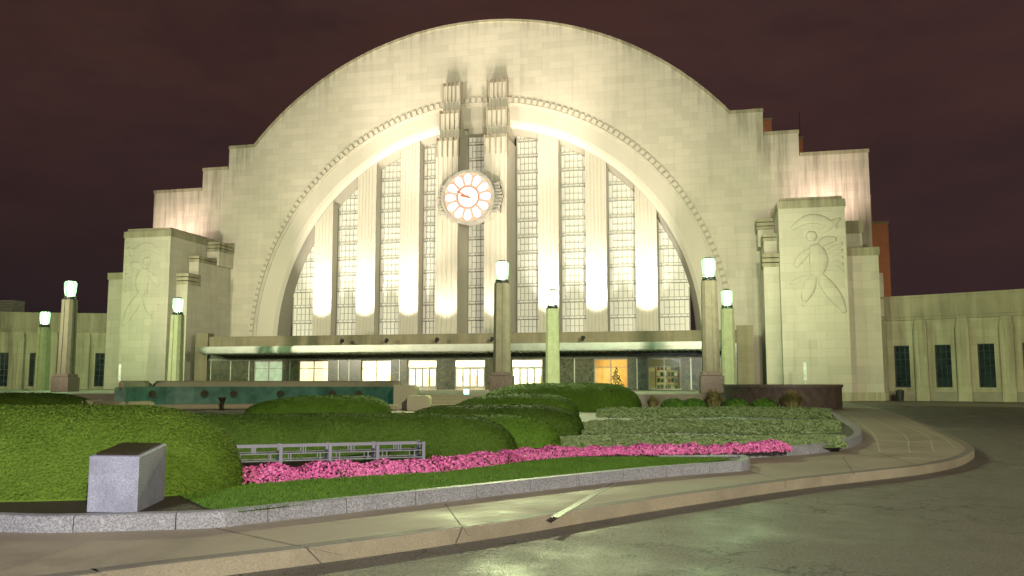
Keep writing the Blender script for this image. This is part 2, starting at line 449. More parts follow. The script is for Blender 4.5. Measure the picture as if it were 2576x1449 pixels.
c = mix(nt, hgt, (.0125,.0095,.0130,1), (.058,.0245,.0185,1))
c = mix(nt, math_(nt,'MULTIPLY',lr,.5), c, (.056,.0265,.0265,1))
c = mix(nt, math_(nt,'MULTIPLY',cl,.55), c, (.023,.0145,.0165,1))
c = mix(nt, math_(nt,'MULTIPLY',math_(nt,'MULTIPLY',cl2,hgt),.45), c, (.086,.040,.032,1))
nt.links.new(c, bg.inputs[0]); bg.inputs[1].default_value = 1.0

# ================================================================= GROUND
struct(MB().sheet([(-400,-400),(400,-400),(400,500),(-400,500)], -.03).build('ground', m_ground, recalc=False))
struct(MB().sheet([(-90,-140),(130,-140),(130,2),(-90,2)], 0.).build('road', m_asphalt, recalc=False))
kb = [(-400,1575),(200,1495),(560,1449),(860,1410),(1300,1345),(1430,1322),(1700,1277),(2000,1232),(2200,1208),(2330,1192),(2405,1176),(2440,1160),(2452,1146),(2432,1130),(2385,1105),(2325,1075),(2275,1052),(2228,1036),(2165,1022),(2115,1014)]
kp = [(8,-103)]+[G(x,y,0) for x,y in kb]+[(35.5,-13)]
kc = catmull(kp, .6)
struct(MB().xy([tuple(p) for p in kc]+[(35.5,-11),(-70,-11),(-70,-103)], -.02, .15).build('pavement', m_conc))
kmb, kpp, kn = stones(kp, .17, -.01, .154, 3.0, .015, 5)
struct(kmb.build('kerb', m_kerb))
jm = MB()
def seg(a, b_, w_=.012, z=.1545):
    jm.add(ribbon([a,b_], w_, z).v, [(0,1,3,2)])
for a, b_ in (((545,1330),(860,1398)),((1884,1186),(2000,1215)),((1120,1268),(1180,1350)),((2166,1125),(2330,1178)),((2120,1150),(2150,1195))):
    seg(G(*a,.15), G(*b_,.15))
struct(jm.build('pavement_joints', m_joint, recalc=False))
gm = MB()
for a, m_, e in (((2128,1040),(2190,1085),(2215,1140)),((2150,1036),(2260,1085),(2290,1138)),((2172,1034),(2310,1085),(2350,1135)),((2195,1036),(2345,1090),(2400,1125))):
    r = ribbon([G(*a,.15),G(*m_,.15),G(*e,.15)], .03, .1545); gm.add(r.v, r.f)
struct(gm.build('pavement_grooves', m_joint2, recalc=False))
tr = [PD(-120,58),PD(200,56),PD(1000,54),PD(1085,53.5),PD(1085,50.5),PD(1250,50.5),PD(1620,52),PD(1760,55),(29.5,-30),(31,-22),(31,-7),(-60,-7)]
struct(MB().xy(tr, .1, .92).build('terrace', m_terrace))
st_ = MB()
for k in range(5):
    t0 = 46.5+k*.8; a = PD(1078,t0); b_ = PD(1250,t0); c_ = PD(1250,50.6); d_ = PD(1078,50.6)
    st_.xy([a,b_,c_,d_], .12, .15+.154*(k+1)-.002)
tag(st_.build('steps', m_fstone), 'short flight of stone steps beside the right end of the green fountain', 'steps')

# planted beds
bb = [(-260,1330),(-100,1334),(0,1338),(110,1341),(320,1336),(545,1328),(660,1315),(960,1281),(1210,1252),(1530,1215),(1700,1198),(1830,1188),(1878,1184),(1888,1176),(1876,1167),(1800,1166),(1650,1168)]
bpth = [G(x,y,.15) for x,y in bb]
k1, p1, n1 = stones(bpth, .17, .10, .31, .95, .010, 4)
tag(k1.build('granite_kerb', m_granite), 'speckled granite kerb curving round the front lawn and plinth bed', 'kerb')
inner = [tuple(p1[i]+n1[i]*.1) for i in range(0,len(p1),2)]
struct(MB().xy(inner+[PD(1440,17.2),PD(1420,22),PD(900,28),PD(-300,28)], .1, .285).build('planting_bed', m_soil))
b2 = [(1500,1155),(1700,1154),(1850,1153),(1950,1149),(2050,1141),(2120,1131),(2158,1118),(2170,1104),(2160,1088),(2130,1068),(2105,1052),(2088,1042),(2040,1032)]
k2, p2, n2 = stones([G(x,y,.15) for x,y in b2], .2, .10, .33, 1.2, .012, 4)
tag(k2.build('granite_kerb', m_granite), 'granite kerb rounding the silvery ground cover bed at the right', 'kerb')
struct(MB().xy([tuple(p2[i]+n2[i]*.12) for i in range(0,len(p2),2)]+[PD(1800,51),PD(1560,49),PD(1470,30),PD(1455,18.5)], .1, .27).build('planting_bed', m_soil))
struct(MB().xy([PD(1000,23.5),PD(1475,22.5),PD(1640,49),PD(1262,50),PD(1150,44),PD(1060,40)], .1, .20).build('planting_bed', m_soil))
struct(MB().xy([PD(-150,30),PD(1000,29),PD(1000,43.5),PD(-150,46)], .1, .19).build('planting_bed', m_soil))

# ---- lawn
lp = [(440,1240),(520,1277),(600,1285),(660,1279),(960,1246),(1210,1218),(1530,1185),(1700,1168),(1810,1158),(1840,1152),(1700,1149),(1425,1150),(1250,1170),(1100,1186),(900,1198),(700,1210),(560,1222)]
lw = [G(x,y,.30) for x,y in lp]
def inside(pts, poly):
    x, y = pts[:,0], pts[:,1]; r = np.zeros(len(pts), bool); n = len(poly)
    for i in range(n):
        x1,y1 = poly[i]; x2,y2 = poly[(i+1)%n]
        cnd = ((y1 > y) != (y2 > y)); r ^= cnd & (x < (x2-x1)*(y-y1)/(y2-y1+1e-12)+x1)
    return r
struct(MB().sheet(lw, .292).build('lawn_soil', m_lawn, recalc=False))
A = np.array(lw); lo = A.min(0); hi = A.max(0)
pt = rng.uniform(lo, hi, (260000,2)); pt = pt[inside(pt, lw)][:44000]
n = len(pt); ang = rng.uniform(0, 2*PI, n); wd = .006; hh = rng.uniform(.018,.04,n)
base = np.c_[pt, np.full(n,.288)]; tn = np.c_[np.cos(ang)*wd, np.sin(ang)*wd, np.zeros(n)]
tip = base+np.c_[rng.normal(0,.018,n), rng.normal(0,.018,n), hh]
v = np.stack([base-tn, base+tn, tip], 1).reshape(-1,3)
tag(cloud('lawn', [(v, np.arange(3*n).reshape(-1,3))], m_grass), 'strip of short green grass behind the granite kerb', 'grass', kind='stuff')

# ---- flowers
def flowers(pxs, width, h, nfl, size, label, z0=.28):
    p = catmull([G(x,y,.3) for x,y in pxs], .1); nn = normals(p); d = np.linspace(0,1,len(p))
    u = rng.uniform(0,1,nfl); cx = np.interp(u,d,p[:,0]); cy = np.interp(u,d,p[:,1]); nx = np.interp(u,d,nn[:,0]); ny = np.interp(u,d,nn[:,1])
    ph = rng.uniform(0.05,PI-.05,nfl); endf = np.sqrt(np.clip(np.minimum(u,1-u)*25,0,1))
    k = (1+.36*lumps(cx,cy,2.6))*endf
    P = np.c_[cx+nx*(np.cos(ph)*width*k+width), cy+ny*(np.cos(ph)*width*k+width), z0+h*np.sin(ph)*k+rng.normal(0,.010,nfl)]
    N = np.c_[nx*np.cos(ph), ny*np.cos(ph), np.sin(ph)]
    m = int(nfl*.76)
    V, f = leafquads(P[:m], N[:m], np.full(m,size), .9, .5)
    P2 = P[m:].copy(); P2[:,2] -= .01
    v2, f2 = leafquads(P2, N[m:], np.full(len(P2),size*1.2), .7, .6)
    me = bpy.data.meshes.new('flower_border')
    me.from_pydata(V.tolist()+v2.tolist(), [], f.tolist()+(f2+len(V)).tolist())
    me.materials.append(m_pink); me.materials.append(m_fleaf)
    mi = np.zeros(len(me.polygons), int); mi[len(f):] = 1; me.polygons.foreach_set('material_index', mi)
    ob = bpy.data.objects.new('flower_border', me); C.objects.link(ob)
    tag(ob, label, 'flowers', kind='stuff')
flowers([(532,1224),(700,1211),(900,1198),(1100,1187),(1250,1169),(1330,1157),(1450,1147)], .19, .185, 19000, .018, 'border of pink flowers between the low grey railing and the lawn')
flowers([(1405,1148),(1600,1142),(1800,1139),(1900,1135),(2005,1131)], .20, .16, 13000, .021, 'border of pink flowers along the front of the silvery ground cover')

# ---- ground cover rows
def cover(pxa, pxb, t0, t1, nleaf, h, size):
    ux = rng.uniform(0,1,nleaf); ut = rng.uniform(0,1,nleaf)
    def pos(ux, ut):
        t = t0+(t1-t0)*ut+.02*t0*np.sin(ux*9+t0); px = pxa+(pxb-pxa)*ux
        a = (px-W/2)/F; x = CX+t*(a*ct-st); y = CY+t*(a*st+ct)
        edge = np.clip(np.minimum(np.minimum(ut,1-ut)*5, np.minimum(ux,1-ux)*14),0,1)**.5
        z = .27+h*edge*(.75+.5*lumps(x,y,1.3))
        return np.stack([x,y,z],-1)
    P = pos(ux,ut); N = np.tile([0,0,1.],(nleaf,1))
    P[:,2] += rng.uniform(-.01,.04,nleaf)*h*3
    gx, gt = np.meshgrid(np.linspace(0,1,60), np.linspace(0,1,24), indexing='ij')
    v = pos(gx,gt).reshape(-1,3); v[:,2] -= .015
    f = np.array([(i*24+j,i*24+j+1,(i+1)*24+j+1,(i+1)*24+j) for i in range(59) for j in range(23)])
    return [(v,f), leafquads(P, N, np.full(nleaf,size), .4, .5)]
gp = cover(1405,2118,18.2,21.6,26000,.11,.032)+cover(1462,2105,23.4,30.,22000,.15,.048)+cover(1500,2085,34.,44.,14000,.18,.075)
tag(cloud('ground_cover', gp, m_cover), 'feathery silver green juniper ground cover spreading in rows', 'ground cover', kind='stuff')

# ---- hedges
hed = [
 ([PD(-330,11.0),PD(100,11.1),PD(390,11.4),PD(588,12.1)], 1.22, 1.05, .27, 2.0, 1.35, 80000, .0150, m_hedge, 'large rounded dark green hedge behind the granite plinth'),
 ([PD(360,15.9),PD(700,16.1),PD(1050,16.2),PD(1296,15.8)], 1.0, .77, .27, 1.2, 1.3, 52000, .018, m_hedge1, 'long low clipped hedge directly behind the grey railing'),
 ([PD(990,19.0),PD(1200,19.1),PD(1404,18.7)], 1.05, .64, .27, 1.2, 1.15, 20000, .022, m_hedge2, 'round ended hedge just behind the end of the long hedge'),
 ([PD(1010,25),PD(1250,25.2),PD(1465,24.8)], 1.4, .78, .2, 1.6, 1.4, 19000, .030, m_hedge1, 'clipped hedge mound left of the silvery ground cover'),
 ([PD(1135,36.5),PD(1290,36.5),PD(1448,35.5)], 1.5, .96, .2, 2.8, 1.5, 14000, .04, m_hedge2, 'hedge mound in front of the central lamp post below the tallest hedge'),
 ([PD(1205,44.5),PD(1400,45),PD(1610,44)], 2.0, 1.38, .2, 3.2, 2.0, 22000, .046, m_hedge2, 'broad bright green hedge under the two central lamp posts'),
 ([PD(620,36),PD(800,37),PD(985,38)], 1.5, .88, .19, 3.6, 1.4, 14000, .04, m_hedge2, 'clipped hedge in front of the fountain wall'),
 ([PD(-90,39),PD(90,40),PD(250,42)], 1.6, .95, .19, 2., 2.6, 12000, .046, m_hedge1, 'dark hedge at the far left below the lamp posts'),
]
for path, hw, h, z0, rl, rr, nl, sz, m_, lab in hed:
    tag(Hedge(path, hw, h, z0, rl, rr).mesh('hedge', nl, sz, m_), lab, 'hedge', 'clipped hedges in the garden')

# ---- ornamental grass tufts and leafy row
def tuft(px, t, h, r, nb, m_, lab, z0=.27):
    x, y = PD(px,t); a = rng.uniform(0,2*PI,nb); lean = rng.uniform(.05,1,nb)**.8*r
    hh = h*np.sqrt(np.clip(1.05-(lean/r)**2*.75,.1,1))*rng.uniform(.75,1.05,nb)
    V = []; Fc = []
    for i in range(nb):
        d = np.array([math.cos(a[i]),math.sin(a[i]),0]); s_ = np.array([-d[1],d[0],0])*.026
        b0 = np.array([x,y,z0])+d*lean[i]*.45*rng.uniform(.3,1); m1 = b0+d*lean[i]*.30+np.array([0,0,hh[i]*.75]); t1 = b0+d*lean[i]*.75+np.array([0,0,hh[i]*rng.uniform(.70,1.05)])
        o = len(V); V += [b0-s_,b0+s_,m1+s_,m1-s_,t1]; Fc += [(o,o+1,o+2,o+3),(o+3,o+2,o+4)]
    me = bpy.data.meshes.new('grass_tuft'); me.from_pydata([tuple(q) for q in V], [], Fc); me.materials.append(m_)
    ob = bpy.data.objects.new('grass_tuft', me); C.objects.link(ob); tag(ob, lab, 'ornamental grass', 'ornamental grasses by the round wall')
tuft(1640,46.5,.75,.5,360,m_straw,'small straw coloured grass tuft left of the other tufts')
tuft(1790,46.0,1.1,.75,620,m_straw,'straw coloured grass tuft in front of the right dark lamp post')
tuft(1985,45.2,1.0,.95,800,m_straw,'wide arching grass tuft against the round brown wall')
for px, lab in ((1690,'leafy green shrub right of the smallest grass tuft'),(1740,'leafy green shrub just left of the middle grass tuft'),(1845,'leafy green shrub just right of the middle grass tuft'),(1915,'leafy green shrub just left of the widest grass tuft')):
    hg = Hedge([PD(px-30,45.8),PD(px+32,45.8)], .6, .5, .27)
    o = hg.mesh('shrub', 900, .075, m_shrub); tag(o, lab, 'shrub', 'leafy shrubs by the round wall')

# ---- round dark planter wall
x, y = PD(1962,51.5)
t = thing('planter_wall', 'round dark brown stone planter wall beside the right pavement', 'planter', (x,y,0))
MB().lathe([(3.30,.1),(3.30,1.36),(2.95,1.36),(2.95,.1)], 64, cap=False).build('wall', mat('dark brown stone', (.085,.06,.045), .7, ns=3, var=.35), t)
MB().lathe([(3.38,1.36),(3.38,1.52),(2.9,1.52),(2.9,1.36),(3.38,1.36)], 64, cap=False).build('coping', m_lampbase, t)
MB().lathe([(2.93,1.2),(.02,1.25)], 48, cap=False).build('soil', m_soil, t)

# ================================================================= FOUNTAIN
ft = thing('fountain', 'curved green walled fountain with stone coping below the station', 'fountain')
fw = [PD(322,45),PD(345,50),PD(470,52.5),PD(700,53),PD(900,52.3),PD(1000,50.3)]
fm, fp, fn = stones(fw, .5, .12, 1.38, 3., .0, 6)
fm.build('wall', m_teal, ft)
cpv = catmull(fw, .5); cn = normals(cpv)
MB().tube([(p[0]+n_[0]*.2,p[1]+n_[1]*.2,1.45) for p,n_ in zip(cpv,cn)], .28, 10, .5).build('coping', m_fstone, ft, smooth=True)
rim = [PD(352,45.5),PD(520,47.8),PD(760,48.2),PD(1000,46.5)]
rv = catmull(rim, .5)
MB().tube([(p[0],p[1],.32) for p in rv], .16, 8, .8).build('basin_rim', m_fstone, ft, smooth=True)
MB().sheet([tuple(p) for p in rv]+[tuple(p) for p in catmull(fw,.5)[::-1]], .30).build('water', m_water, ft, recalc=False)
for px in (390,520,592,708,838,905):
    dd = [np.array(q) for q in catmull(fw,.1)]
    def pxof(q):
        dx, dy = q[0]-CX, q[1]-CY
        return (dx*ct+dy*st)/(-dx*st+dy*ct)*F+W/2
    best = min(dd, key=lambda q: abs(pxof(q)-px))
    nx, ny = CX-best[0], CY-best[1]; L = math.hypot(nx,ny); nx/=L; ny/=L
    mb = MB(); c0 = Vector((best[0]+nx*.12,best[1]+ny*.12,.98)); uu = Vector((-ny,nx,0)); vv = Vector((0,0,1)); nn_ = Vector((nx,ny,0))
    vs = [c0+nn_*.16]
    for k in range(18):
        a = 2*PI*k/18; rr = .22*(1+.16*math.cos(9*a)); vs.append(c0+uu*math.cos(a)*rr+vv*math.sin(a)*rr*(.85 if math.sin(a)>0 else 1.2))
    mb.add(vs, [(0,1+k,1+(k+1)%18) for k in range(18)]); mb.build('medallion', m_medal, ft)
sc = MB()
for (px, t0, wz, z1, r) in ((1018,48.5,.75,1.5,.28),(1052,46.6,.85,.95,.24)):
    a = PD(px-26,t0); b_ = PD(px+30,t0); u = Vector((b_[0]-a[0],b_[1]-a[1],0)).normalized(); v_ = Vector((-u.y,u.x,0)); Lx = math.hypot(b_[0]-a[0],b_[1]-a[1])
    prof = [(0,.1),(Lx-r,.1)]+[(Lx-r+r*math.sin(q),.1+r-r*math.cos(q)) for q in (.4,.8,1.2,1.57)]+[(Lx,z1-r)]+[(Lx-r+r*math.cos(q),z1-r+r*math.sin(q)) for q in (.4,.8,1.2,1.57)]+[(0,z1)]
    vs = [tuple(Vector((a[0],a[1],0))+u*p_+Vector((0,0,z_))) for p_,z_ in prof]+[tuple(Vector((a[0],a[1],0))+u*p_+v_*1.6+Vector((0,0,z_))) for p_,z_ in prof]
    k = len(prof); sc.add(vs, [tuple(range(k)), tuple(range(2*k-1,k-1,-1))]+[(i,(i+1)%k,(i+1)%k+k,i+k) for i in range(k)])
sc.build('scroll_end', stone('pale scroll stone', (.44,.41,.28), .3, bricks=False), ft)
for px0, px1, t0 in ((150,262,41),(255,385,38)):
    pts = catmull([PD(px0,t0+1),PD((px0+px1)/2,t0-.5),PD(px1,t0+1)], .2)
    MB().tube([(p[0],p[1],.52) for p in pts], [.30]*len(pts), 10, 1.).build('lower_basin', m_fstone, ft, smooth=True)
t = thing('bronze_urn', 'small brown urn standing in the fountain before the green wall', 'urn', (*PD(565,47.2),.15))
MB().lathe([(.16,0),(.16,.06),(.08,.10),(.10,.35),(.19,.62),(.17,.64),(.1,.6)], 14).build('vessel', m_bronze, t)
MB().lathe([(.21,.63),(.21,.70),(.16,.70)], 14).build('rim', m_bronze, t)

# ================================================================= GRANITE PLINTH
fl_, fr_, br_ = PD(240,9.16), PD(365,9.10), PD(431,10.15)
bl_ = (fl_[0]+br_[0]-fr_[0], fl_[1]+br_[1]-fr_[1])
t = thing('granite_plinth', 'pale granite plinth with slanted bronze plaque in front of the big hedge', 'plinth', (*fl_,.28))
def rel(p): return (p[0]-fl_[0], p[1]-fl_[1])
q = [rel(fl_),rel(fr_),rel(br_),rel(bl_)]
pl = MB(); pl.add([(a,b_,0) for a,b_ in q]+[(q[0][0],q[0][1],.57),(q[1][0],q[1][1],.57),(q[2][0],q[2][1],.63),(q[3][0],q[3][1],.63)], [(3,2,1,0),(4,5,6,7),(0,1,5,4),(1,2,6,5),(2,3,7,6),(3,0,4,7)])
pl.build('block', m_plinth, t, bevel=.012)
cq = Vector((sum(a for a,_ in q)/4, sum(b_ for _,b_ in q)/4, 0))
vs = []
for (a,b_), z in zip(q,(.57,.57,.63,.63)):
    p = cq+(Vector((a,b_,0))-cq)*.84; vs.append((p.x,p.y, .6+(z-.6)*.84+.003))
vs2 = [(a,b_,z+.016) for a,b_,z in vs]
MB().add(vs+vs2, [(0,1,2,3),(4,5,6,7),(0,1,5,4),(1,2,6,5),(2,3,7,6),(3,0,4,7)]).build('plaque', m_bronze, t)

# ================================================================= LOW RAILING
a0, a1 = Vector((*PD(588,13.5),0)), Vector((*PD(1068,14.5),0))
t = thing('garden_railing', 'low grey metal railing enclosure between pink flowers and hedge', 'railing', (a0.x,a0.y,.28))
u = (a1-a0).normalized(); L = (a1-a0).length; v_ = Vector((-u.y,u.x,0))
def rb(s0,s1,o0,o1,z0,z1,mb):
    ps = [u*s0+v_*o0,u*s1+v_*o0,u*s1+v_*o1,u*s0+v_*o1]
    mb.add([(p.x,p.y,z0) for p in ps]+[(p.x,p.y,z1) for p in ps], [(0,3,2,1),(4,5,6,7),(0,1,5,4),(1,2,6,5),(2,3,7,6),(3,0,4,7)])
for run, off in (('front',0.),('back',.36)):
    for z0, z1 in ((.33,.355),(.225,.240),(.115,.130)):
        mb = MB(); rb(0,L,off-.012,off+.012,z0,z1,mb); mb.build('rail', m_rail, t)
    npst = 4
    for k in range(npst+1):
        s_ = L*k/npst; mb = MB(); rb(max(s_-.025,0) if k else 0,s_+.025 if k else .05,off-.03,off+.03,0,.365,mb); mb.build('post', m_rail, t)
        if k < npst:
            for q_ in (.2,.45,.5,.8):
                mb = MB(); s2 = L*(k+q_)/npst; lo_ = q_ in (.2,.8); rb(s2-.008,s2+.008,off-.009,off+.009,.131 if lo_ else .241,.224 if lo_ else .329,mb); mb.build('bar', m_rail, t)
mb = MB()
for z0, z1 in ((.33,.355),(.225,.240),(.115,.130)): rb(L-.012,L+.012,.03,.33,z0,z1,mb)
mb.build('end_rail', m_rail, t)

# ================================================================= DRAIN
p0, p1_ = Vector((*G(1395,1302,.15),0)), Vector((*G(1542,1216,.15),0)); ud = (p1_-p0).normalized(); Ld = (p1_-p0).length; vd = Vector((-ud.y,ud.x,0))
t = thing('trench_drain', 'thin pale wet drain channel crossing the pavement to the road kerb', 'drain', (p0.x,p0.y,.15))
for o0, o1 in ((-.042,-.026),(.026,.042)):
    ps = [vd*o0, ud*Ld+vd*o0, ud*Ld+vd*o1, vd*o1]; MB().xy([(p.x,p.y) for p in ps], .0, .006).build('edge_rail', m_drain, t)
ps = [vd*-.025, ud*Ld+vd*-.025, ud*Ld+vd*.025, vd*.025]; MB().xy([(p.x,p.y) for p in ps], .0, .0045).build('channel', m_dkmetal, t)

# ================================================================= LAMP POSTS
def lamppost(name, H_, w0, ped, label, ms):
    t = thing(name, label, 'lamp post', group='stone lamp posts on the forecourt')
    if ped:
        MB().box(-ped/2,ped/2,-ped/2,ped/2,0,1.15).box(-ped/2+.1,ped/2-.1,-ped/2+.1,ped/2-.1,1.15,1.4).build('pedestal', m_lampbase, t, bevel=.04)
    z0 = 1.4 if ped else 0.; zt = H_-1.62
    pts = []
    r = w0/2
    for sx_, sy_ in ((1,0),(0,1),(-1,0),(0,-1)):
        d = Vector((sx_,sy_)); e = Vector((-sy_,sx_))
        for q_, o in ((-.62,1.),(-.2,1.),(-.2,.90),(.2,.90),(.2,1.),(.62,1.)):
            p = d*r*o+e*r*q_; pts.append((p.x,p.y))
    MB().xy(pts, z0, zt, .88).build('shaft', ms, t)
    MB().lathe([(r*.86,zt),(r*.92,zt+.06),(r*.80,zt+.14),(r*.80,zt+.26),(r*.66,zt+.32)], 12).build('collar', m_dkmetal, t)
    o = MB().lathe([(r*.60,zt+.33),(r*.74,zt+.55),(r*.84,zt+1.34),(r*.70,zt+1.48)], 12, cap=False).build('lamp_glass', m_lampglass, t)
    MB().lathe([(.03,zt+.36),(.17,zt+.46),(.20,zt+1.22),(.06,zt+1.38)], 10).build('bulb', m_lampbulb, o)
    MB().lathe([(r*.72,zt+1.485),(r*.72,zt+1.53),(r*.40,zt+1.59),(r*.1,zt+1.62)], 12).build('lamp_cap', m_dkmetal, t)
    rb_ = MB()
    for k in range(6):
        a = 2*PI*(k+.5)/6; rb_.tube([(math.cos(a)*r*q_,math.sin(a)*r*q_,z) for q_,z in ((.64,zt+.32),(.78,zt+.55),(.87,zt+1.34),(.74,zt+1.49))], .014, 5)
    rb_.build('lamp_cage', m_dkmetal, t)
    return t
lamps = []
def lpos(px, t, H_, z=.92):
    x, y = PD(px,t); lamps.append((x,y,z+H_-.78)); return (x,y,z)
lpA = lamppost('lamp_post', 9.0, 1.12, 1.5, 'tall lamp post with brown pedestal in front of the central window columns', m_lampstone)
lpA.location = lpos(1263,59,9.); lpA.rotation_euler.z = .1
dup(lpA, lpos(1787,57.5,9.), 'tall dark lamp post near the right end of the station canopy', .1)
dup(lpA, lpos(171,70.5,9.), 'tall lamp post with brown pedestal at the left edge, higher than its neighbour', .1)
lpB = lamppost('lamp_post', 8.3, 1.12, 0, 'shorter pale lamp post just right of the central tall one', m_lampstone2)
lpB.location = lpos(1390,71,8.3); lpB.rotation_euler.z = .1
dup(lpB, lpos(1831,71,8.3), 'shorter pale lamp post just right of the dark tall one near the canopy end', .1)
dup(lpB, lpos(445,78,8.3,.95), 'pale lamp post in front of the left sculpted pylon', .1)
dup(lpB, lpos(111,85,8.3,.3), 'leftmost pale lamp post standing before the left wing', .1)

# ================================================================= STATION
T = thing('station_building', 'huge floodlit limestone station hall with a half round arched front and stepped sides', 'station')
ZC = 6.1; RO = 36.7
def arcpts(R, xa, xb, n, cz=ZC):
    a0 = math.acos(xa/R); a1 = math.acos(xb/R)
    return [(R*math.cos(a0+(a1-a0)*k/n), cz+R*math.sin(a0+(a1-a0)*k/n)) for k in range(n+1)]
out = [(-41.5,0),(-41.5,25.0),(-34.8,25.0),(-34.8,27.45),(-31.3,27.45),(-31.3,30.0)]+arcpts(RO,-27.85,27.85,72)+[(31.3,30.0),(31.3,27.45),(34.8,27.45),(34.8,25.0),(41.5,25.0),(41.5,0)]
al = math.asin(-ZC/27.0)
hole = [(27.0*math.cos(al+(PI-2*al)*k/72), ZC+27.0*math.sin(al+(PI-2*al)*k/72)) for k in range(73)]
MB().xz(out+hole, 0, 3.0).build('facade_wall', m_facade, T)
a_ = math.acos(27.85/RO)
MB().disc(0, ZC, RO+.003, RO+.30, -.12, 3.1, 80, a_, PI-a_).build('arch_coping', m_stain, T)
for sg in (-1,1):
    for x0, x1, z in ((27.9,31.36,30.0),(31.36,34.86,27.45),(34.86,41.58,25.0)):
        a, b_ = sorted((sg*x0,sg*x1))
        B(a,b_,-.10,3.1,z-.02,z+.34).build('parapet_coping', m_stain, T)
MB().arc([(27.0,.003),(27.0,.10),(25.3,.10),(24.9,.22),(24.5,.55)], ZC, al, PI-al, 90).build('arch_band', m_smooth, T)
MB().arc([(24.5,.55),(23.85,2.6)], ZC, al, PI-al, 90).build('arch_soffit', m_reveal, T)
a0 = math.asin((7.0-ZC)/27.5); nb = 118
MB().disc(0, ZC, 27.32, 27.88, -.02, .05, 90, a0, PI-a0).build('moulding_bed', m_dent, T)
dm = MB()
for k in range(nb):
    a = a0+(PI-2*a0)*(k+.5)/nb; da = (PI-2*a0)/nb*.31
    dm.disc(0, ZC, 27.36, 27.84, -.13, .05, 1, a-da, a+da)
dm.disc(0, ZC, 27.16, 27.28, -.06, .05, 90, a0, PI-a0)
dm.build('dentil_moulding', m_smooth, T)
def fluted(x0, x1, yf, yb, z0, z1, nfl=5, dd=.12, edge=.16):
    pts = [(x0,yf)]; wv = (x1-x0-2*edge)/nfl
    for k in range(nfl):
        a = x0+edge+k*wv
        pts += [(a+.06*wv,yf),(a+.2*wv,yf+dd),(a+.8*wv,yf+dd),(a+.94*wv,yf)]
    pts += [(x1,yf),(x1,yb),(x0,yb)]
    return MB().xy(pts, z0, z1)
wins = []
for sg in (-1,1):
    for x0, x1 in ((7.0,9.3),(12.3,14.6),(17.7,20.0)):
        a, b_ = sorted((sg*x0,sg*x1)); zt = ZC+math.sqrt(26.2**2-x1**2)
        fluted(a,b_,.60,2.5,6.2,zt,5,.055).build('window_column', m_smooth, T)
    for x0, x1 in ((4.2,7.0),(9.3,12.3),(14.6,17.7),(20.0,23.3)):
        wins.append(tuple(sorted((sg*x0,sg*x1))))
wins.append((-1.55,1.55))
RW = 24.0
for x0, x1 in wins:
    def top(x): return ZC+math.sqrt(max(RW**2-x*x, .2))
    ztm = max(top(x0), top(x1), top(0) if x0*x1 < 0 else 0)
    fm_ = MB(); yb, yf = 1.98, 1.94
    wv = x1-x0; row = 1.85; z = 6.75; zlo = 6.3
    def hbar(z, h_, d=0, xa=x0, xb=x1):
        lim = math.sqrt(max(RW**2-(z+h_-ZC)**2,0))
        a = max(xa,-lim); b_ = min(xb,lim)
        if b_-a > .1: fm_.box(a,b_,yf-d,yb,z,z+h_)
    def vbar(x, w_, za, zb, d=0):
        zb = min(zb, top(abs(x)+w_/2))
        if zb-za > .1: fm_.box(x-w_/2,x+w_/2,yf-d+.003,yb,za,zb)
    while z < ztm+1:
        hbar(z,.11,.02); hbar(z+.34,.055,.01)
        for fr in (.17,.34,.5,.66,.83): vbar(x0+wv*fr,.05,z+.396,z+row-.002)
        hbar(z+1.1,.045,0,x0+wv*.17+.027,x1-wv*.17-.027)
        for fr in (.1,.3,.5,.7,.9): vbar(x0+wv*fr,.035,z+.112,z+.339)
        z += row
    vbar(x0+.06,.12,zlo,ztm,.02); vbar(x1-.06,.12,zlo,ztm,.02)
    o = fm_.build('arched_window', m_steel, T)
    xs = np.linspace(x0,x1,14)
    MB().xz([(x0,zlo),(x1,zlo)]+[(x_,top(x_)) for x_ in xs[::-1]], 2.0, 2.12).build('glazing', m_frost, o)
for sg in (-1,1):
    p_ = MB()
    def tier(x0,x1,yf,z1,nf):
        a,b_ = sorted((sg*x0,sg*x1)); q = fluted(a,b_,yf,2.4,6.2,z1,nf,.07,.18); p_.add(q.v,q.f)
    tier(1.72,3.72,-.9,35.3,3); tier(1.62,3.88,-1.5,31.9,4); tier(1.52,4.06,-2.1,28.6,4)
    o = p_.build('clock_pier', m_smooth, T)
    for x0,x1,yf,z in ((1.72,3.72,-.9,35.3),(1.62,3.88,-1.5,31.9),(1.52,4.06,-2.1,28.6)):
        a,b_ = sorted((sg*x0,sg*x1)); q = fluted(a-.05,b_+.05,yf-.08,.7 if z > 35 else yf+.55,z-1.9,z+.35,4,.2,.1)
        q.build('stained_cap', m_pierstain, o)
B(-1.7,1.7,.9,2.6,29.9,33.0).build('niche_panel', m_smooth, T)
B(-1.1,1.1,.55,.9,29.9,31.6).build('niche_panel', m_smooth, T)
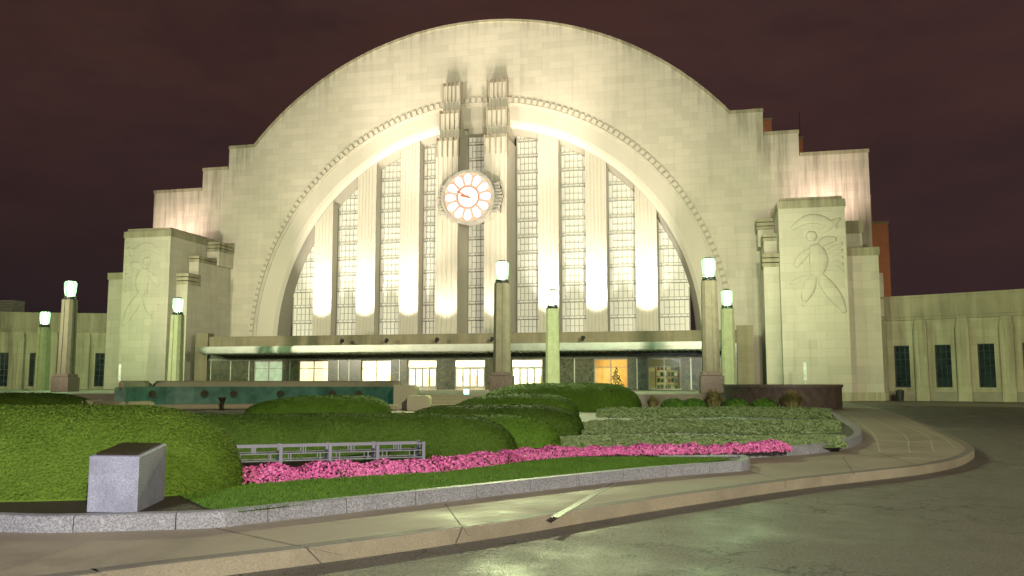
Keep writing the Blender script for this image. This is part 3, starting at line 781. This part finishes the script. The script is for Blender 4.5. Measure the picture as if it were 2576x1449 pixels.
# entrance block
B(-29,29,-7.9,-.05,6.0,6.2).build('entrance_roof', m_roof, T)
B(-29.05,29.05,-8.15,-7.6,5.35,6.6).build('entrance_parapet', m_brown, T)
for sg in (-1,1):
    a,b_ = sorted((sg*29.05,sg*28.5)); B(a,b_,-7.6,0,5.35,6.6).build('side_parapet', m_brown, T)
    a,b_ = sorted((sg*29.0,sg*28.6)); B(a,b_,-7.55,0,.9,5.35).build('side_wall', m_marble, T)
    a,b_ = sorted((sg*29.4,sg*27.9)); B(a,b_,-8.4,-7.2,.9,7.0).build('corner_block', m_brown, T)
ops = [(-22.5,-19.1,'blindg'),(-17.2,-13.8,'blind'),(-10.1,-6.8,'win'),(-5.0,-1.8,'door'),(.05,3.3,'door'),(6.0,9.2,'door'),(14.3,17.6,'shop'),(19.5,22.7,'dim')]
wl = MB(); e = -28.6
for x0,x1,_ in ops: wl.box(e,x0,-8.0,-7.55,.93,5.35); e = x1
wl.box(e,28.6,-8.0,-7.55,.93,5.35)
for x0,x1,_ in ops: wl.box(x0,x1,-7.99,-7.56,3.98,5.35)
wl.build('marble_wall', m_marble, T)
B(-28.6,28.6,-8.09,-8.003,4.0,4.22).build('lintel_band', m_soffit, T)
for x in (-27.6,-25.2,-23.0,-18.2,-12.6,-11.4,-5.8,10.4,12.4,18.5,23.6,25.4,27.4):
    B(x-.05,x+.05,-8.07,-8.002,.95,3.99).build('metal_strip', m_alu, T)
B(-28.5,28.5,-7.5,-2.6,.86,.95).build('lobby_floor', m_cream, T)
B(-28.5,28.5,-7.5,-2.6,4.4,4.5).build('lobby_ceiling', m_white, T)
for x0,x1,m_ in ((-28.5,-12,m_white),(-12,11.5,m_white),(11.5,18.55,m_cream),(18.55,28.5,m_cream)):
    B(x0+.01,x1-.01,-2.7,-2.5,.95,4.4).build('lobby_back_wall', m_, T)
for x in (-24,-18.2,-12,11.5,18.55,24): B(x-.08,x+.08,-7.5,-2.75,.951,4.399).build('partition', m_white, T)
for x in (-9.5,-6,-2,2,5.5,9): B(x-1.1,x+1.1,-6.8,-3.6,4.36,4.398).build('ceiling_light', m_lwhite, T)
B(14.6,17.4,-6.6,-3.6,4.36,4.398).build('ceiling_light', m_lwarm, T)
B(20,22.5,-6.6,-3.6,4.36,4.398).build('ceiling_light', m_ldim, T)
for x in (-8.6,-4.2,.6,4.4,8.2): B(x-.3,x+.3,-3.6,-2.72,.951,2.4).build('counter', m_cream, T)
for x0,x1,kd in ops:
    fr = MB(); fr.box(x0,x0+.1,-7.85,-7.7,.95,3.98); fr.box(x1-.1,x1,-7.85,-7.7,.95,3.98); fr.box(x0+.1,x1-.1,-7.85,-7.7,3.86,3.98); fr.box(x0+.1,x1-.1,-7.85,-7.7,.95,1.05)
    mid = (x0+x1)/2
    if kd == 'door':
        fr.box(x0+.1,x1-.1,-7.85,-7.7,3.1,3.22)
        o = fr.build('entrance_door', m_steel, T)
        for k in range(4):
            a = x0+.12+(x1-x0-.24)*k/4; b_ = x0+.12+(x1-x0-.24)*(k+1)/4
            lf = MB(); lf.box(a+.01,a+.10,-7.8,-7.74,1.06,3.09); lf.box(b_-.10,b_-.01,-7.8,-7.74,1.06,3.09); lf.box(a+.10,b_-.10,-7.8,-7.74,2.98,3.09); lf.box(a+.10,b_-.10,-7.8,-7.74,1.06,1.3)
            lf.build('door_leaf', m_steel, o)
            B(b_-.16,b_-.12,-7.92,-7.86,1.7,2.3).build('handle', m_alu, o)
        B(x0+.1,x1-.1,-7.78,-7.772,1.05,3.86).build('glass', m_pane, o)
    else:
        fr.box(mid-.05,mid+.05,-7.84,-7.71,1.05,3.86); fr.box(x0+.1,x1-.1,-7.835,-7.715,3.1,3.17)
        o = fr.build('shop_window', m_steel, T)
        B(x0+.1,x1-.1,-7.78,-7.772,1.05,3.86).build('glass', m_pane if kd in ('win','shop','dim') else {'blind':m_blind,'blindg':m_blindg}[kd], o)
# shop contents
t = thing('decorated_tree', 'lit Christmas tree inside the golden shop window', 'tree', (16.2,-5.6,.95))
MB().lathe([(.10,0),(.08,.5)], 8).build('trunk', m_bronze, t)
P = []
for k in range(2600):
    z = random.random()**1.3*1.9; r = (1.95-z)/1.95*.75*(.8+.2*math.sin(z*16)); a = random.random()*2*PI; P.append((r*math.cos(a),r*math.sin(a),.4+z))
P = np.array(P); v, f = leafquads(P, np.c_[P[:,:2],np.full(len(P),.4)], np.full(len(P),.05), .4, .6)
o = cloud('crown', [(v,f)], m_treegreen); o.parent = t
bl = MB()
for k in range(40):
    p = P[random.randrange(len(P))]; bl.lathe([(.005,-.035),(.035,0),(.005,.035)], 6, (p[0]*1.05,p[1]*1.05,p[2]))
bl.build('fairy_lights', m_lite, t)
t = thing('display_shelf', 'red shop shelving full of goods in the dim window at the right', 'shelf', (21.2,-5.6,.95))
B(-1.1,1.1,-.2,.2,0,.12).build('base', m_shelf, t)
for z in (.7,1.3,1.9): B(-1.1,1.1,-.2,.2,z,z+.05).build('shelf_board', m_shelf, t)
for x in (-1.15,1.1): B(x,x+.05,-.2,.2,0,2.3).build('side_panel', m_shelf, t)
for z in (.12,.75,1.35,1.95):
    for k in range(6):
        x = -.95+k*.34; hh = random.uniform(.2,.42); o = B(x,x+.24,-.18,.1,z+.001,z+hh).build('boxed_goods', random.choice([m_shelf,m_lampbase,m_cream,m_treegreen]), t)
# canopy
def cpoly(e, r=1.7):
    X, Y = 27.4+e, -12.0-e; pts = [(-X,-8.2)]
    for k in range(9): a = PI+PI/2*k/8; pts.append((-X+r+r*math.cos(a), Y+r+r*math.sin(a)))
    for k in range(9): a = 1.5*PI+PI/2*k/8; pts.append((X-r+r*math.cos(a), Y+r+r*math.sin(a)))
    return pts+[(X,-8.2)]
MB().xy(cpoly(-.25), 4.62, 4.70).build('canopy_soffit', m_soffit, T)
MB().xy(cpoly(-.10), 4.70, 4.80).xy(cpoly(.0), 4.80, 4.92).xy(cpoly(-.05), 4.92, 4.95).xy(cpoly(.05), 4.95, 5.12).xy(cpoly(.0), 5.12, 5.15).xy(cpoly(.03), 5.15, 5.26).xy(cpoly(-.12), 5.26, 5.36).build('canopy_fascia', m_alu, T)
rbm = MB()
for k in range(92):
    x = -26.4+52.8*k/91; rbm.box(x-.05,x+.05,-11.7,-8.3,4.54,4.618)
rbm.build('soffit_ribs', m_soffit, T)
# pylons with relief
for sg in (-1,1):
    def bx(x0,x1,y0,y1,z0,z1,mb):
        a,b_ = sorted((sg*x0,sg*x1)); mb.box(a,b_,y0,y1,z0,z1)
    mb = MB(); bx(31.9,37.7,-10,.0-.01,0,17.6,mb); o = mb.build('pylon', m_stone, T)
    mb = MB(); bx(31.82,37.78,-10.08,-.02,17.6,18.3,mb); bx(32.1,37.5,-9.8,-.3,18.3,18.62,mb); mb.build('pylon_cap', m_stain, o)
    mb = MB(); bx(30.5,31.9,-8.6,-.02,0,12.4,mb); bx(30.7,31.9,-6.4,-.02,12.4,15.2,mb); bx(30.3,31.9,-3.0,-.02,15.2,16.9,mb); mb.build('inner_buttress', m_stone, o)
    mb = MB()
    for z in (12.4,12.85,13.3): bx(30.4,31.9,-8.7,-6.3,z,z+.36,mb)
    for z in (15.2,15.6): bx(30.6,31.9,-6.5,-2.9,z,z+.32,mb)
    for z in (16.9,17.3,17.7): bx(30.2,31.9,-3.1,-.02,z,z+.32,mb)
    mb.build('buttress_cap', m_stain, o)
    mb = MB(); bx(37.7,40.6,-8.6,-.02,0,13.2,mb); bx(37.7,39.6,-6.6,-.03,13.2,15.6,mb); bx(40.6,41.3,-6.4,-.03,0,11.8,mb); mb.build('outer_shoulder', m_stone, o)
    mb = MB(); bx(37.7,40.7,-8.7,-6.5,13.2,13.95,mb); bx(37.7,39.7,-6.7,-3,15.6,16.8,mb); bx(38,40.2,-5.8,-.1,13.2,14.7,mb); mb.build('shoulder_cap', m_stain, o)
    mb = MB(); bx(31.86,37.74,-10.06,-.02,0,.75,mb); bx(37.74,40.66,-8.66,-.02,0,.75,mb); mb.build('plinth_course', m_stain2, o)
    rl = MB(); yy = -10.0; fl_t = .30 if sg > 0 else .07
    def cv(pts, rr, k_=1.):
        ps = catmull([(p[0],p[1]) for p in pts], .2); m2 = len(ps)
        rl.tube([(sg*p[0], yy, p[1]) for p in ps], [rr[0]+(rr[1]-rr[0])*math.sin(PI*k/(m2-1)) for k in range(m2)], 12, fl_t*k_)
    # a plain slanting figure with swept drapery
    cv([(37.4,7.9),(36.7,9.2),(35.9,10.4),(35.1,11.8)], (.16,.62)); cv([(33.9,8.9),(34.3,10.1),(34.9,11.5)], (.16,.58))
    cv([(34.9,11.2),(35.3,12.6),(35.0,14.2)], (.42,.85)); cv([(35.2,13.9),(36.0,14.5),(36.9,14.6)], (.18,.40))
    cv([(34.7,13.8),(33.8,13.0),(33.2,12.1)], (.16,.38)); cv([(34.75,14.5),(34.75,14.95),(34.8,15.4)], (.28,.50))
    for k in range(5): cv([(35.6,11.8+.35*k),(36.5,12.0+.42*k),(37.4,11.6+.66*k)], (.10,.26), .6)
    for k in range(5): cv([(34.6,11.3),(33.7-.06*k,11.0-.34*k),(32.7+.28*k,10.6-.52*k)], (.10,.26), .6)
    cv([(33.0,15.7),(34.4,16.5),(35.7,16.4),(37.0,15.6)], (.16,.45)); cv([(35.7,15.3),(36.4,15.9),(37.3,16.5)], (.12,.34))
    rl.build('relief_carving', m_stone, o, smooth=True)
for x0,x1,y0,y1,z in ((38,42.0,6,12,24.5),(38,42.7,7,14,21.7),(38,44.2,6.5,15,18.7),(29,32.4,4,7,30.2),(32,35.6,4,7,27.9)):
    o = B(x0,x1,y0,y1,8 if z<26 else 20,z).build('brick_block', m_brick, T)
    B(x0-.08,x1+.08,y0-.08,y1+.08,z+.002,z+.25).build('brick_coping', m_brown, o)
MB().tube([(35.4,5,27.9),(35.4,5,31.2)], .04, 6).build('antenna', m_dkmetal, T)

# ---- clock
ck = thing('station_clock', 'round station clock with white lit panels and red neon hands between two piers', 'clock', (0,-2.9,21.75))
cd = MB(); cd.disc(0,0,.01,2.86,-.25,1.3,64); cd.build('drum', m_clockcase, ck)
MB().disc(0,0,2.74,3.02,-.52,-.05,64).build('rim', m_clockcase, ck)
MB().disc(0,0,.01,2.74,-.34,-.252,64).build('dial', m_dial, ck)
for k in range(12):
    a = PI/2-2*PI*k/12; ca, sa = math.cos(a), math.sin(a)
    pts = []
    for r, h_ in ((1.34,-.26),(2.12,-.49),(2.42,-.40),(2.62,-.18),(2.62,.18),(2.42,.40),(2.12,.49),(1.34,.26)):
        pts.append((r*ca-h_*sa, r*sa+h_*ca))
    o = MB().xz(pts, -.40, -.345).build('hour_panel', m_petal, ck)
    MB().tube([(p[0],-.42,p[1]) for p in pts+[pts[0]]], .028, 5).build('neon_outline', m_neon, o)
MB().disc(0,0,1.15,1.23,-.43,-.345,48).build('neon_ring', m_neon, ck)
MB().disc(0,0,.01,1.11,-.39,-.345,48).build('centre_panel', m_petal, ck)
def hand(name, deg, L, wd, y):
    a = math.radians(90-deg); ca, sa = math.cos(a), math.sin(a)
    pts = [(r*ca-h_*sa, r*sa+h_*ca) for r,h_ in ((-.35,-wd*.5),(L*.7,-wd),(L,0),(L*.7,wd),(-.35,wd*.5))]
    MB().xz(pts, y, y+.05).build(name, m_neon, ck)
hand('minute_hand', 300, 1.7, .09, -.55); hand('hour_hand', 284, 1.0, .13, -.49)
MB().disc(0,0,.01,.16,-.6,-.56,20).build('hub', m_neon, ck)
for sg in (-1,1):
    hs = MB()
    for k in range(9):
        a,b_ = sorted((sg*2.5,sg*(3.75-.10*abs(k-4)))); hs.box(a,b_,.2,1.1,-1.55+k*.36,-1.55+k*.36+.26)
    a,b_ = sorted((sg*2.4,sg*3.45)); hs.box(a,b_,.35,1.0,-1.7,1.75)
    hs.build('ribbed_bracket', m_clockcase, ck)

# ================================================================= WINGS
def wing(sg, label):
    w_ = thing('station_wing', label, 'building')
    P = [Vector((40.9,-6.15))]; hd = -22.
    NB = 6
    for i in range(NB):
        P.append(P[-1]+Vector((math.cos(math.radians(hd)),math.sin(math.radians(hd))))*3.45); hd -= 2.2
    if sg < 0: P = [Vector((-p.x,p.y)) for p in P][::-1]
    wall = MB(); frz = MB(); bse = MB(); topm = MB()
    for i in range(NB):
        a, b_ = P[i], P[i+1]; u = (b_-a).normalized(); L = (b_-a).length; n_ = Vector((u.y,-u.x))
        M = Matrix(((u.x,-n_.x,0,a.x),(u.y,-n_.y,0,a.y),(0,0,1,0),(0,0,0,1)))
        for m_ in (wall,frz,bse,topm): m_.M = M
        h2 = L/2
        wall.box(0,h2-.66,0,.6,0,7.3); wall.box(h2+.66,L,0,.6,0,7.3); wall.box(h2-.66,h2+.66,0,.6,0,1.2); wall.box(h2-.66,h2+.66,0,.6,5.0,7.3)
        topm.box(-.02,L+.02,-.10,.7,7.75,9.35); topm.box(-.02,L+.02,-.2,.75,9.352,9.55)
        frz.box(-.02,L+.02,-.22,.65,7.3,7.46); frz.box(-.02,L+.02,-.14,.65,7.462,7.60); frz.box(-.02,L+.02,-.25,.65,7.602,7.748)
        bse.box(-.02,h2*2+.02,-.16,.0-.002,0,.85)
        pm = MB(); pm.M = M
        pm.box(-.55,.55,-.40,-.165,.0,6.6); pm.box(-.47,.47,-.34,-.165,6.6,7.05); pm.box(-.38,.38,-.28,-.165,7.05,7.298)
        pm.box(-.5,-.12,-.47,-.401,1.2,6.2); pm.box(.12,.5,-.47,-.401,1.2,6.2)
        pm.box(-.5,.5,-.164,.0-.003,.86,7.2)
        pm.build('pilaster', m_stain2, w_)
        fr = MB(); fr.M = M; x0, x1 = h2-.66, h2+.66
        for xa in (x0,x1-.07): fr.box(xa,xa+.07,.22,.32,1.2,5.0)
        for z in (1.2,4.93): fr.box(x0+.07,x1-.07,.22,.32,z,z+.07)
        for q_ in (1/3,2/3): fr.box(x0+1.32*q_-.02,x0+1.32*q_+.02,.24,.31,1.27,4.93)
        for k in range(1,6): z = 1.2+3.8*k/6; fr.box(x0+.07,x1-.07,.245,.305,z-.02,z+.02)
        o = fr.build('window', m_dkmetal, w_)
        g_ = MB(); g_.M = M; g_.box(x0,x1,.33,.36,1.2,5.0); g_.build('glass', m_darkglass, o)
        sl = MB(); sl.M = M; sl.box(x0-.1,x1+.1,-.1,.2,1.04,1.198); sl.build('sill', m_stain2, o)
    wall.build('wall', m_stain2, w_); frz.build('frieze', m_stain, w_); bse.build('base_course', m_terrace, w_); topm.build('parapet', m_stain, w_)
    rf = [(p.x,p.y+.7) for p in P]+[(P[-1].x,P[-1].y+24),(P[0].x,P[0].y+24)]
    MB().xy(rf, 8.9, 9.2).build('roof', m_roof, w_)
    return w_
wing(1, 'low curved limestone wing with dark windows at the right of the station')
wing(-1, 'low curved limestone wing with dark windows at the left of the station')
x, y = PD(25,112)
t = thing('rooftop_vent', 'pale slatted vent box on the roof of the left wing', 'vent', (x,y,9.2))
B(-1.05,1.05,-1,1,0,2.9).build('housing', m_clockcase, t)
mb = MB()
for k in range(8): mb.box(-1.0,1.0,-1.06,-1.003,.25+k*.33,.4+k*.33)
mb.build('louvre', m_steel, t)

# ================================================================= SMALL THINGS
fl = thing('floodlight', 'first small black floodlight from the left on the canopy roof', 'floodlight', group='small floodlights on the canopy roof')
B(-.14,.14,-.14,.14,0,.06).build('base', m_dkmetal, fl); B(-.03,.03,-.03,.03,.06,.3).build('bracket', m_dkmetal, fl)
mb = MB(); mb.M = Matrix.Translation((0,0,.5)) @ Matrix.Rotation(math.radians(-55),4,'X'); mb.lathe([(.14,-.2),(.22,.16),(.22,.2)], 12); mb.build('housing', m_dkmetal, fl)
names = ['second','third','fourth','fifth']
fx = [-13.6,-8.7,-3.3,2.4,11.5]
fl.location = (fx[0]+2.,-9.6,5.36)
for i, x in enumerate(fx[1:]):
    dup(fl, (x+2.,-9.6,5.36), names[i]+' small black floodlight from the left on the canopy roof')
for px, t_, lab in ((307,82,'thin white post sign in front of the left pylon'),(2022,74,'thin white post sign in front of the right pylon')):
    x, y = PD(px,t_); s_ = thing('sign_post', lab, 'sign post', (x,y,.15))
    MB().lathe([(.05,0),(.05,2.4)], 8).build('post', m_signwhite, s_); B(-.13,.13,-.08,-.052,1.7,3.2).build('sign_panel', m_signwhite, s_)
t = thing('litter_bin', 'black litter bin at the foot of the right wing', 'bin', (41.9,-8.4,0))
MB().lathe([(.30,0),(.36,.80),(.38,.82)], 18).build('body', m_bin, t); MB().lathe([(.39,.822),(.34,.95),(.12,1.0)], 18).build('lid', m_dkmetal, t)
x, y = PD(1175,49.8)
t = thing('light_box', 'small cyan lit sign box at the top of the fountain steps', 'sign', (x,y,.92))
B(-.05,.05,-.05,.05,0,.02).box(-.17,.17,-.06,.06,.02,.36).build('case', m_dkmetal, t); B(-.15,.15,-.075,-.062,.05,.33).build('face', m_cyan, t)

# ================================================================= LIGHTS
def spot(loc, tgt, e, col, ang, blend=.6, r=.25):
    l = bpy.data.lights.new('flood_and_fill', 'SPOT'); l.energy = e; l.color = col; l.spot_size = math.radians(ang); l.spot_blend = blend; l.shadow_soft_size = r  # shared by the roof floodlights and the unseen fill lights
    o = bpy.data.objects.new('flood_and_fill_lamp', l); C.objects.link(o); o.location = loc
    o.rotation_euler = (Vector(tgt)-Vector(loc)).to_track_quat('-Z','Y').to_euler()
    return o
for p in lamps:
    l = bpy.data.lights.new('lantern', 'POINT'); l.energy = 9000; l.color = (.56,1.,.50); l.shadow_soft_size = .32
    o = bpy.data.objects.new('lantern_lamp', l); C.objects.link(o); o.location = p
warm = (1.,.88,.72); pinkw = (1.,.84,.73)
for x in (-18.85,-13.45,-8.15,8.15,13.45,18.85):
    spot((x,-2.8,6.5), (x,.7,13), 12500, (1.,.92,.81), 48, .8)
    spot((x,-4.6,6.5), (x,.7,15.5), 12000, (1.,.90,.78), 24, .9)
for x in (-2.8,2.8): spot((x,-5.2,6.5), (x,-.5,15), 5200, pinkw, 56, .8)
for x in (-20,-12,-5,5,12,20):
    spot((x,-9.3,6.3), (x*.8,0,37), 22000, warm, 54, 1., .5)
for x in (-9,9):
    spot((x,-14,7.), (x*.75,0,38), 56000, (1.,.86,.72), 40, 1., .8)
for sg in (-1,1):
    spot((sg*37.3,-4.5,19.0), (sg*37.5,0,21.5), 2600, (1.,.76,.66), 120, .8)
    spot((sg*30,-26,9.5), (sg*33,-4,12), 4200, (.98,1.,.62), 80, .8)  # unseen flood aimed to brighten each pylon
spot((46,-36,9), (47,-9,5), 11000, (1.,1.,.56), 90, .9)  # unseen flood added to brighten the right wing
spot((-44,-38,9), (-48,-9,5), 10000, (1.,1.,.56), 90, .9)  # unseen flood added to brighten the left wing
spot((52,-4,12), (42.5,7,18), 1300, (1.,.78,.55), 90, .8)  # unseen warm spot added to bring out the brick blocks
for x in (-32,32):
    spot((x,-60,12), (x*.1,0,20), 96000, (1.,.925,.69), 72, .8, .6)  # unseen far floods added to light the facade evenly
# street lamp behind the camera, then two added fill spots for the garden
spot((CX-7,CY-9,8.5), (CX-6,CY+9,.5), 10000, (.80,.80,1.), 62, .9, .3)
spot((CX+22,CY-26,18), (CX-1,CY+20,0), 120000, (1.,.93,.70), 75, .8, .5)  # unseen broad fill, set to the right to reach the plinth side
spot((12,-36,14), (20,-74,0), 34000, (.90,1.,.50), 80, .9, .4)  # unseen spot added to light the hedge tops from behind
